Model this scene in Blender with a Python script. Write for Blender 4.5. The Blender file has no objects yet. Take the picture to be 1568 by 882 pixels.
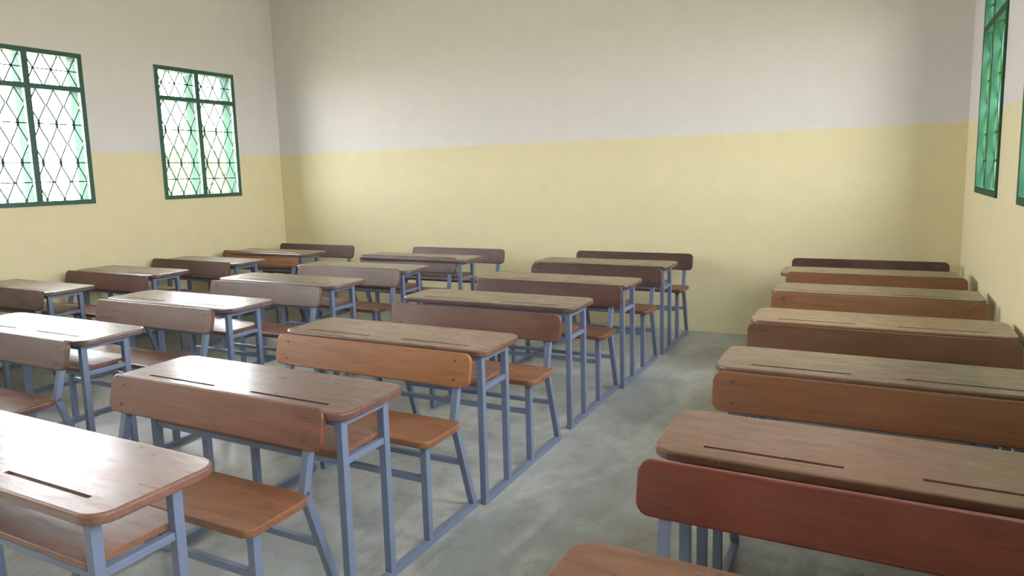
import bpy, bmesh, math, random
from mathutils import Vector, Matrix
random.seed(7)
H=1.6   # eye height (m); room plan measured in multiples of it

def lin(c,k=1.0):
    return tuple(min(1,(((x/255)/12.92) if x/255<=.04045 else ((x/255+.055)/1.055)**2.4)*k) for x in c)+(1,)
class NT:
    def __init__(s,name):
        s.m=bpy.data.materials.new(name);s.m.use_nodes=True;s.t=s.m.node_tree;s.n=s.t.nodes;s.b=s.n['Principled BSDF']
    def new(s,t,**k):
        n=s.n.new(t)
        for a,v in k.items():setattr(n,a,v)
        return n
    def l(s,a,b):s.t.links.new(a,b)
    def ramp(s,fac,stops):
        r=s.new('ShaderNodeValToRGB');e=r.color_ramp.elements
        while len(e)<len(stops):e.new(.5)
        for el,(p,c) in zip(e,stops):el.position=p;el.color=c
        s.l(fac,r.inputs[0]);return r.outputs[0]
    def noise(s,vec,scale,detail=4,rough=.55,dist=0):
        n=s.new('ShaderNodeTexNoise');n.inputs['Scale'].default_value=scale;n.inputs['Detail'].default_value=detail
        n.inputs['Roughness'].default_value=rough;n.inputs['Distortion'].default_value=dist
        if vec:s.l(vec,n.inputs['Vector'])
        return n.outputs['Fac']
    def mapping(s,vec,scale=(1,1,1)):
        n=s.new('ShaderNodeMapping');n.inputs['Scale'].default_value=scale;s.l(vec,n.inputs['Vector']);return n.outputs[0]
    def mix(s,fac,a,b,mode='MIX'):
        n=s.new('ShaderNodeMix',data_type='RGBA',blend_type=mode)
        for i,v in ((0,fac),(6,a),(7,b)):
            if hasattr(v,'links'):s.l(v,n.inputs[i])
            else:n.inputs[i].default_value=v
        return n.outputs[2]
    def bump(s,h,strength,dist=.01,coat=False):
        b=s.new('ShaderNodeBump');b.inputs['Strength'].default_value=strength;b.inputs['Distance'].default_value=dist
        s.l(h,b.inputs['Height']);s.l(b.outputs[0],s.b.inputs['Normal'])
        if coat:s.l(b.outputs[0],s.b.inputs['Coat Normal'])

def wall_mat(name,zline):
    m=NT(name);co=m.new('ShaderNodeTexCoord').outputs['Object']
    sep=m.new('ShaderNodeSeparateXYZ');m.l(co,sep.inputs[0])
    w=m.noise(co,3.0,2);a=m.new('ShaderNodeMath',operation='MULTIPLY_ADD');m.l(w,a.inputs[0]);a.inputs[1].default_value=.012;m.l(sep.outputs[2],a.inputs[2])
    gt=m.new('ShaderNodeMath',operation='GREATER_THAN');m.l(a.outputs[0],gt.inputs[0]);gt.inputs[1].default_value=zline+.006
    n1=m.noise(co,.8,5,.6);n2=m.noise(co,6,5,.6)
    up=m.mix(n1,lin((226,219,213)),lin((219,217,220)))
    lo=m.mix(n1,lin((230,218,172)),lin((225,215,172)))
    c=m.mix(gt.outputs[0],lo,up)
    c=m.mix(1.0,c,m.ramp(n2,[(.25,(.95,.95,.95,1)),(.7,(1,1,1,1))]),'MULTIPLY')
    m.l(c,m.b.inputs['Base Color']);m.b.inputs['Roughness'].default_value=.6
    m.bump(m.noise(co,25,4),.12,.01);return m.m
def floor_mat():
    m=NT('concrete_floor');co=m.new('ShaderNodeTexCoord').outputs['Object']
    n1=m.noise(co,.7,5,.55);n2=m.noise(m.mapping(co,(1,.45,1)),2.6,7,.66,.9);n3=m.noise(co,45,2);n4=m.noise(co,6,7,.72)
    a=m.ramp(n1,[(.3,lin((126,132,128))),(.7,lin((152,157,157)))])
    b=m.mix(m.ramp(n2,[(.44,(0,0,0,1)),(.60,(.65,.65,.65,1))]),a,lin((182,184,180)))
    b=m.mix(m.ramp(n4,[(.48,(0,0,0,1)),(.66,(.55,.55,.55,1))]),b,lin((118,120,106)))
    c=m.mix(m.ramp(n3,[(.69,(0,0,0,1)),(.74,(.75,.75,.75,1))]),b,lin((76,74,64)))
    m.l(c,m.b.inputs['Base Color'])
    m.l(m.ramp(n2,[(.3,(.26,.26,.26,1)),(.7,(.5,.5,.5,1))]),m.b.inputs['Roughness'])
    m.bump(n4,.1,.01);return m.m
def wood_mat(name,rough,gray,coat,worn=0):
    m=NT(name);tc=m.new('ShaderNodeTexCoord');oi=m.new('ShaderNodeObjectInfo')
    off=m.new('ShaderNodeVectorMath',operation='SCALE');cb=m.new('ShaderNodeCombineXYZ')
    for i in range(3):m.l(oi.outputs['Random'],cb.inputs[i])
    m.l(cb.outputs[0],off.inputs[0]);off.inputs['Scale'].default_value=37
    ad=m.new('ShaderNodeVectorMath',operation='ADD');m.l(tc.outputs['Object'],ad.inputs[0]);m.l(off.outputs[0],ad.inputs[1]);v=ad.outputs[0]
    g1=m.noise(m.mapping(v,(1.1,8,8)),1.7,6,.6,.8);g2=m.noise(m.mapping(v,(2.5,55,55)),2.2,5,.65,.3);g3=m.noise(v,3,5,.6);g4=m.noise(m.mapping(v,(3,14,14)),2.0,4,.6)
    k=m.ramp(g1,[(.27,(.55,.47,.43,1)),(.5,(.9,.87,.85,1)),(.75,(1.0,1.0,1.0,1))])
    k2=m.ramp(g2,[(.3,(.74,.71,.69,1)),(.62,(1,1,1,1))])
    k3=m.ramp(g3,[(.3,(.82,.80,.80,1)),(.65,(1,1,1,1))])
    c=m.mix(1.0,oi.outputs['Color'],k,'MULTIPLY');c=m.mix(1.0,c,k2,'MULTIPLY');c=m.mix(1.0,c,k3,'MULTIPLY')
    c=m.mix(m.ramp(g3,[(.4,(0,0,0,1)),(.75,(gray,gray,gray,1))]),c,lin((140,122,114)))
    if worn:
        g5=m.noise(m.mapping(v,(6,20,20)),2.6,7,.8,.4)
        c=m.mix(m.ramp(g5,[(.58,(0,0,0,1)),(.66,(worn,worn,worn,1))]),c,lin((170,146,128)))
    m.l(c,m.b.inputs['Base Color'])
    m.l(m.ramp(g4,[(.3,(rough-.08,)*3+(1,)),(.7,(rough+.16,)*3+(1,))]),m.b.inputs['Roughness'])
    m.b.inputs['Coat Weight'].default_value=coat;m.b.inputs['Coat Roughness'].default_value=.22
    m.b.inputs['Specular IOR Level'].default_value=.5
    m.bump(g4,.2,.004,True);return m.m
def flat_mat(name,c,rough=.4,metal=0,var=.1,spec=.5):
    m=NT(name);co=m.new('ShaderNodeTexCoord').outputs['Object'];n=m.noise(co,14,4)
    m.l(m.mix(n,tuple(x*(1-var) for x in c[:3])+(1,),tuple(min(1,x*(1+var)) for x in c[:3])+(1,)),m.b.inputs['Base Color'])
    m.b.inputs['Roughness'].default_value=rough;m.b.inputs['Metallic'].default_value=metal
    m.b.inputs['Specular IOR Level'].default_value=spec;return m.m

def box(bm,x0,x1,y0,y1,z0,z1,mi=0):
    r=bmesh.ops.create_cube(bm,size=1,matrix=Matrix.Translation(((x0+x1)/2,(y0+y1)/2,(z0+z1)/2))@Matrix.Diagonal((abs(x1-x0),abs(y1-y0),abs(z1-z0),1)))
    for f in {f for v in r['verts'] for f in v.link_faces}:f.material_index=mi
def beam(bm,p,q,w=.03,d=None,mi=0,ref=None):
    p=Vector(p);q=Vector(q);d=d or w;z=(q-p).normalized()
    ref=Vector(ref) if ref else (Vector((1,0,0)) if abs(z.x)<.9 else Vector((0,0,1)))
    y=z.cross(ref).normalized();x=y.cross(z).normalized()
    M=Matrix((x,y,z)).transposed().to_4x4();M.translation=(p+q)/2
    r=bmesh.ops.create_cube(bm,size=1,matrix=M@Matrix.Diagonal((w,d,(q-p).length,1)))
    for f in {f for v in r['verts'] for f in v.link_faces}:f.material_index=mi
def mesh_from(bm,name,mats=(),bevel=0):
    if bevel:bmesh.ops.bevel(bm,geom=bm.edges[:],offset=bevel,segments=2,affect='EDGES',profile=.6)
    me=bpy.data.meshes.new(name);bm.to_mesh(me);bm.free()
    for m in mats:me.materials.append(m)
    return me
def obj(name,me,parent=None,loc=(0,0,0),rot=(0,0,0)):
    o=bpy.data.objects.new(name,me);bpy.context.collection.objects.link(o);o.location=loc;o.rotation_euler=rot
    if parent:o.parent=parent
    return o
def empty(name,loc=(0,0,0),rz=0):
    e=bpy.data.objects.new(name,None);bpy.context.collection.objects.link(e);e.location=loc;e.rotation_euler=(0,0,rz);e.empty_display_size=.1;return e
def board_bm(w,d,t,r,bev=.006,seg=7):
    bm=bmesh.new();vs=[]
    for cx,cy,a0 in((w/2-r,d/2-r,0),(-w/2+r,d/2-r,90),(-w/2+r,-d/2+r,180),(w/2-r,-d/2+r,270)):
        for i in range(seg+1):
            a=math.radians(a0+90*i/seg);vs.append(bm.verts.new((cx+r*math.cos(a),cy+r*math.sin(a),-t)))
    f=bm.faces.new(vs)
    ex=bmesh.ops.extrude_face_region(bm,geom=[f]);bmesh.ops.translate(bm,vec=(0,0,t),verts=[v for v in ex['geom'] if isinstance(v,bmesh.types.BMVert)])
    bmesh.ops.recalc_face_normals(bm,faces=bm.faces)
    es=[e for e in bm.edges if abs(e.verts[0].co.z-e.verts[1].co.z)<1e-6]
    bmesh.ops.bevel(bm,geom=es,offset=bev,segments=3,affect='EDGES',profile=.5)
    return bm

# ---------------- room
XL,XR,YB,YF,ZC=-4.3285*H,.4075*H,4.2876*H,-2.4,4.2
PZ=1.1923*H
WT=.2
m_wall=wall_mat('painted_plaster',PZ);m_floor=floor_mat()
m_ceil=flat_mat('ceiling_white',lin((228,224,220)),.8,0,.03)
m_table=wood_mat('varnished_wood_top',.32,.12,.5,.32);m_wood=wood_mat('varnished_wood_board',.38,.06,.2)
m_steel=flat_mat('blue_grey_painted_steel',lin((100,113,139)),.4)
m_screw=flat_mat('screw_steel',lin((90,85,80)),.4,.8)
m_green=flat_mat('dark_green_gloss_paint',lin((30,80,64)),.35)
m_mint=flat_mat('light_green_gloss_paint',(.026,.078,.05,1),.6,spec=.1)
m_green2=flat_mat('mid_green_gloss_paint',(.008,.045,.007,1),.6,spec=.04)
m_green3=flat_mat('dark_green_matt_paint',lin((24,70,48)),.6,spec=.2)
m_rod=flat_mat('grille_grey_green',lin((58,88,80)),.6,spec=.2)

b0,b1=3.2056,3.8641;st=(b1-b0)+(b0-2.7181)
winL=[((b0-k*st)*H,(b1-k*st)*H) for k in range(5)]
c0,c1=3.191,3.8318;sr=c1-2.7388
winR=[((c0-k*sr)*H,(c1-k*sr)*H) for k in range(4)]
zL=(.8782*H,1.7816*H);zR=(.856*H,1.7816*H)
def side_wall(name,xa,xb,wins,z0,z1):
    bm=bmesh.new();ys=sorted(wins);y=YF-WT
    box(bm,xa,xb,YF-WT,YB+WT,-.3,z0);box(bm,xa,xb,YF-WT,YB+WT,z1,ZC)
    for a,b in ys:
        box(bm,xa,xb,y,a,z0,z1);y=b
    box(bm,xa,xb,y,YB+WT,z0,z1)
    obj(name,mesh_from(bm,name,[m_wall]))
side_wall('wall_left',XL-WT,XL,winL,*zL)
side_wall('wall_right',XR,XR+WT,winR,*zR)
bm=bmesh.new();box(bm,XL,XR,YB,YB+WT,-.3,ZC);obj('wall_back',mesh_from(bm,'wall_back',[m_wall]))
bm=bmesh.new();box(bm,XL,XR,YF-WT,YF,-.3,ZC);obj('wall_front',mesh_from(bm,'wall_front',[m_wall]))
bm=bmesh.new();box(bm,XL,XR,YF,YB,-.3,0);obj('floor',mesh_from(bm,'floor',[m_floor]))
bm=bmesh.new();box(bm,XL-.6,XR+.6,YF-.6,YB+.6,ZC,ZC+.1);obj('ceiling',mesh_from(bm,'ceiling',[m_ceil]))

def window(n,xw,s,y0,y1,z0,z1,front,mint):
    e=empty('window_%d'%n,(xw,(y0+y1)/2,z0));w=(y1-y0);h=z1-z0
    def X(d):return s*d
    bm=bmesh.new();fw=.045
    def bx(d0,d1,a,b,c,d,mi):box(bm,min(X(d0),X(d1)),max(X(d0),X(d1)),a,b,c,d,mi)
    zt=h*(1-.237)
    for a,b,c,d in((-w/2,-w/2+fw,0,h),(w/2-fw,w/2,0,h),(-.028,.028,fw,h-fw),(-w/2+fw,w/2-fw,0,fw),(-w/2+fw,w/2-fw,h-fw,h),(-w/2+fw,-.028,zt-.024,zt+.024),(.028,w/2-fw,zt-.024,zt+.024)):
        bx(-.012,.03,a,b,c,d,0)
    for a,b,c,d in((-w/2+.004,-w/2+.03,.004,h-.004),(w/2-.03,w/2-.004,.004,h-.004),(-.012,.012,fw,h-fw),(-w/2+.03,w/2-.03,.004,.03),(-w/2+.03,w/2-.03,h-.03,h-.004),(-w/2+.03,w/2-.03,zt-.01,zt+.01)):
        bx(.03,.19,a,b,c,d,1)
    obj('frame',mesh_from(bm,'window_frame',[front,mint],.002),e)
    bm=bmesh.new();t=.0105;d=X(.04)
    def L(a,b):beam(bm,(d,a[0],a[1]),(d,b[0],b[1]),t)
    for k in(-1,1):
        ya,yb=(-w/2+.03,-.012) if k<0 else (.012,w/2-.03);hw=(yb-ya)
        rows=[.07,.33,.40,.66,.73,.97]
        for c in(0,1,2):
            yc=ya+hw*(c+.5)/3.0;dy=hw/6.4
            for sg in(-1,1):
                pts=[(yc+sg*.006,.03)]
                for i in range(3):
                    z0_,z1_=rows[2*i]*zt,rows[2*i+1]*zt
                    pts+=[(yc+sg*.006,z0_),(yc+sg*dy,(z0_+z1_)/2),(yc+sg*.006,z1_)]
                pts.append((yc+sg*.006,zt-.02))
                for a,b in zip(pts,pts[1:]):L(a,b)
            for sg in(-1,1):L((yc+sg*dy,zt+.02),(yc,(zt+h)/2));L((yc,(zt+h)/2),(yc+sg*dy,h-.03))
        for z in(.365*zt,.695*zt,(zt+h)/2,.2*zt):L((ya,z),(yb,z))
    obj('burglar_grille',mesh_from(bm,'grille',[m_rod]),e)
    li=bpy.data.lights.new('daylight_portal','AREA');li.shape='RECTANGLE';li.size=h;li.size_y=w;li.cycles.is_portal=True
    lo=obj('daylight_portal',li,e,(X(.2),0,h/2));lo.rotation_euler=(0,math.radians(90 if s>0 else -90),0)
n=1
for a,b in winL:window(n,XL,-1,a,b,*zL,m_green,m_mint);n+=1
for a,b in winR:window(n,XR,1,a,b,*zR,m_green3,m_green2);n+=1

# ---------------- desk + bench unit
BT=.4965*H;TZ=.486*H;BH=.37*H;TH=.40*H;LX=BH-.08
yn,yf=-.81,-.57
SZ=.50
bm=board_bm(2*TH,.39,.032,.07,.008);me=mesh_from(bm,'tabletop',[m_table]);tmp=obj('tmp',me)
bm=bmesh.new()
for cx in(-.29,.31):
    box(bm,cx-.2,cx+.2,-.128,-.113,-.009,.02)
cut=obj('cut',mesh_from(bm,'cut'));mod=tmp.modifiers.new('b','BOOLEAN');mod.object=cut;mod.operation='DIFFERENCE';mod.solver='EXACT'
dg=bpy.context.evaluated_depsgraph_get();dg.update();me_top=bpy.data.meshes.new_from_object(tmp.evaluated_get(dg));me_top.name='tabletop'
bpy.data.objects.remove(tmp);bpy.data.objects.remove(cut)
me_shelf=mesh_from(board_bm(2*LX-.032,.29,.02,.01,.003),'shelf',[m_wood])
me_seat=mesh_from(board_bm(2*BH-.02,.29,.03,.05,.007),'seat',[m_wood])
bm=board_bm(2*BH,.158,.024,.04,.006)
for sx in(-1,1):
    for sy in(-1,1):
        r=bmesh.ops.create_cone(bm,cap_ends=True,segments=12,radius1=.007,radius2=.005,depth=.006,matrix=Matrix.Translation((sx*LX,sy*.042,.001)))
        for f in {f for v in r['verts'] for f in v.link_faces}:f.material_index=1
me_back=mesh_from(bm,'backrest',[m_wood,m_screw])
bm=bmesh.new();t=.032
for sx in(-1,1):
    x=sx*LX
    beam(bm,(x,yn-.016,.015),(x,.10,.015),.03)
    for y in(yn,yf):beam(bm,(x,y,.03),(x,y,TZ-.032),t)
    beam(bm,(x,-.30,.03),(x,-.30,SZ-.03),t)
    beam(bm,(x,.08,.02),(x,-.066,SZ-.01),t);beam(bm,(x,-.066,SZ-.03),(x,0.008,BT-.02),t)
    beam(bm,(x,yn+.016,TZ-.047),(x,yf-.016,TZ-.047),.03);beam(bm,(x,yn+.016,.58),(x,yf-.016,.58),.025)
    beam(bm,(x,-.285,SZ-.043),(x,-.08,SZ-.043),.025)
for y,z,w in((yn,TZ-.047,.028),(yf,TZ-.047,.028),(yn,.58,.022),(-.30,.30,.025),(.0,.26,.025)):
    beam(bm,(-LX+.016,y,z),(LX-.016,y,z),w)
me_frame=mesh_from(bm,'frame',[m_steel],.003)

def unit(cx,yb,cb,ct,cs,half,off,rz=0.):
    e=empty('school_desk_bench',(cx*H,yb*H+.03,0),rz)
    def col(o,c,k=.85):
        o.color=lin(c,k)
    obj('frame',me_frame,e)
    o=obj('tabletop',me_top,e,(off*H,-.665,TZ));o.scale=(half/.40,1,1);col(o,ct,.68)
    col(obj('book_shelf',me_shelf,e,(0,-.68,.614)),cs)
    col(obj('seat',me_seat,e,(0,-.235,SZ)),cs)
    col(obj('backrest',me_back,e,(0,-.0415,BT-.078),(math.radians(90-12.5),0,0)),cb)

units={
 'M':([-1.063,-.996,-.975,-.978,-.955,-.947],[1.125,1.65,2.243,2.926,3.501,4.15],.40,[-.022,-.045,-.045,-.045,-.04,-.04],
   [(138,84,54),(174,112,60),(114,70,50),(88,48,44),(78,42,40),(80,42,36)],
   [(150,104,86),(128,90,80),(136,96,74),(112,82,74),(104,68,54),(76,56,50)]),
 'L':([-2.315,-2.304,-2.281,-2.277,-2.25,-2.182],[1.309,1.868,2.452,3.065,3.604,4.098],.41,[-.035]*6,
   [(104,72,66),(118,80,62),(108,76,62),(110,78,60),(92,54,48),(98,58,52)],[(126,106,102)]*6),
 'F':([-3.53,-3.55,-3.52,-3.55,-3.488,-3.435],[1.32,1.92,2.45,3.035,3.56,4.07],.375,[0]*6,
   [(100,60,50),(86,54,52),(98,48,46),(92,52,50),(156,90,46),(82,46,42)],[(120,100,92)]*6),
 'R':([.384,.394,.383,.38,.371,.345],[1.145,1.74,2.34,2.95,3.56,4.10],.377,[.003,-.002,.003,.003,.003,.003],
   [(120,50,40),(126,78,46),(110,70,44),(146,98,54),(136,86,50),(80,44,40)],
   [(138,86,58),(124,84,60),(126,96,72),(152,114,82),(122,88,62),(126,92,66)])}
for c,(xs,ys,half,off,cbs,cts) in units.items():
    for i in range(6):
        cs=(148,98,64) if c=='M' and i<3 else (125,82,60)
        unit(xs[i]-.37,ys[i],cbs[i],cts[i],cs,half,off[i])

# ---------------- outside
m_ground=flat_mat('outside_ground',lin((190,186,160)),.9,spec=.1)
bm=bmesh.new();bmesh.ops.create_grid(bm,x_segments=1,y_segments=1,size=60,matrix=Matrix.Translation((0,0,-.3)));obj('outside_ground',mesh_from(bm,'outside_ground',[m_ground]))
m_leaf=flat_mat('foliage',lin((108,128,94)),.8,0,.25,.1);m_leaf2=flat_mat('dark_foliage',lin((34,70,20)),.8,0,.25,.1);m_trunk=flat_mat('bark',lin((110,90,70)),.9)
def tree(x,y,r,zc,n,leaf):
    e=empty('tree',(x,y,-.3));vs=[];fs=[]
    for _ in range(n):
        d=Vector((random.gauss(0,1),random.gauss(0,1),random.gauss(0,1))).normalized()*r*random.uniform(.45,1)**.6*(1+.25*math.sin(7*random.random()))
        c=Vector((d.x,d.y,d.z*.85+zc));a=Vector((random.gauss(0,1),random.gauss(0,1),random.gauss(0,1))).normalized();b=a.orthogonal().normalized();sz=random.uniform(.05,.12)
        k=len(vs);vs+= [c-a*sz,c+b*sz*.5,c+a*sz,c-b*sz*.5];fs.append((k,k+1,k+2,k+3))
    me=bpy.data.meshes.new('crown');me.from_pydata(vs,[],fs);me.materials.append(leaf);obj('crown',me,e)
    bm=bmesh.new();bmesh.ops.create_cone(bm,cap_ends=True,segments=12,radius1=.16,radius2=.09,depth=zc,matrix=Matrix.Translation((0,0,zc/2)))
    for k in range(5):
        a=k*1.25;beam(bm,(0,0,zc*.7),(math.cos(a)*r*.6,math.sin(a)*r*.6,zc+r*.3),.05)
    obj('trunk',mesh_from(bm,'trunk',[m_trunk]),e)
tree(-13,10.4,1.7,1.5,3500,m_leaf);tree(-14,12.8,1.8,1.7,3500,m_leaf)
tree(2.6,10.5,1.7,2.7,9000,m_leaf2);tree(2.9,14.5,2.4,3.6,9000,m_leaf2)

# ---------------- sky
w=bpy.data.worlds.new('overcast_sky');bpy.context.scene.world=w;w.use_nodes=True
bg=w.node_tree.nodes['Background'];bg.inputs[0].default_value=(.96,.97,1.0,1);bg.inputs[1].default_value=31.0

# ---------------- camera
cam=bpy.data.cameras.new('camera');co=bpy.data.objects.new('camera',cam);bpy.context.collection.objects.link(co)
r=Vector((.8889,.45734,-.02641)).normalized();b=Vector((.4566,-.87984,.13192));b=(b-r*b.dot(r)).normalized();u=b.cross(r)
M=Matrix((r,u,b)).transposed().to_4x4();M.translation=(0,0,H);co.matrix_world=M
cam.sensor_width=36;cam.lens=36*1074.5/1568;cam.shift_y=-33.7/1568;cam.clip_start=.02
bpy.context.scene.camera=co
vs=bpy.context.scene.view_settings
vs.view_transform='Standard';vs.exposure=0;vs.gamma=1.12
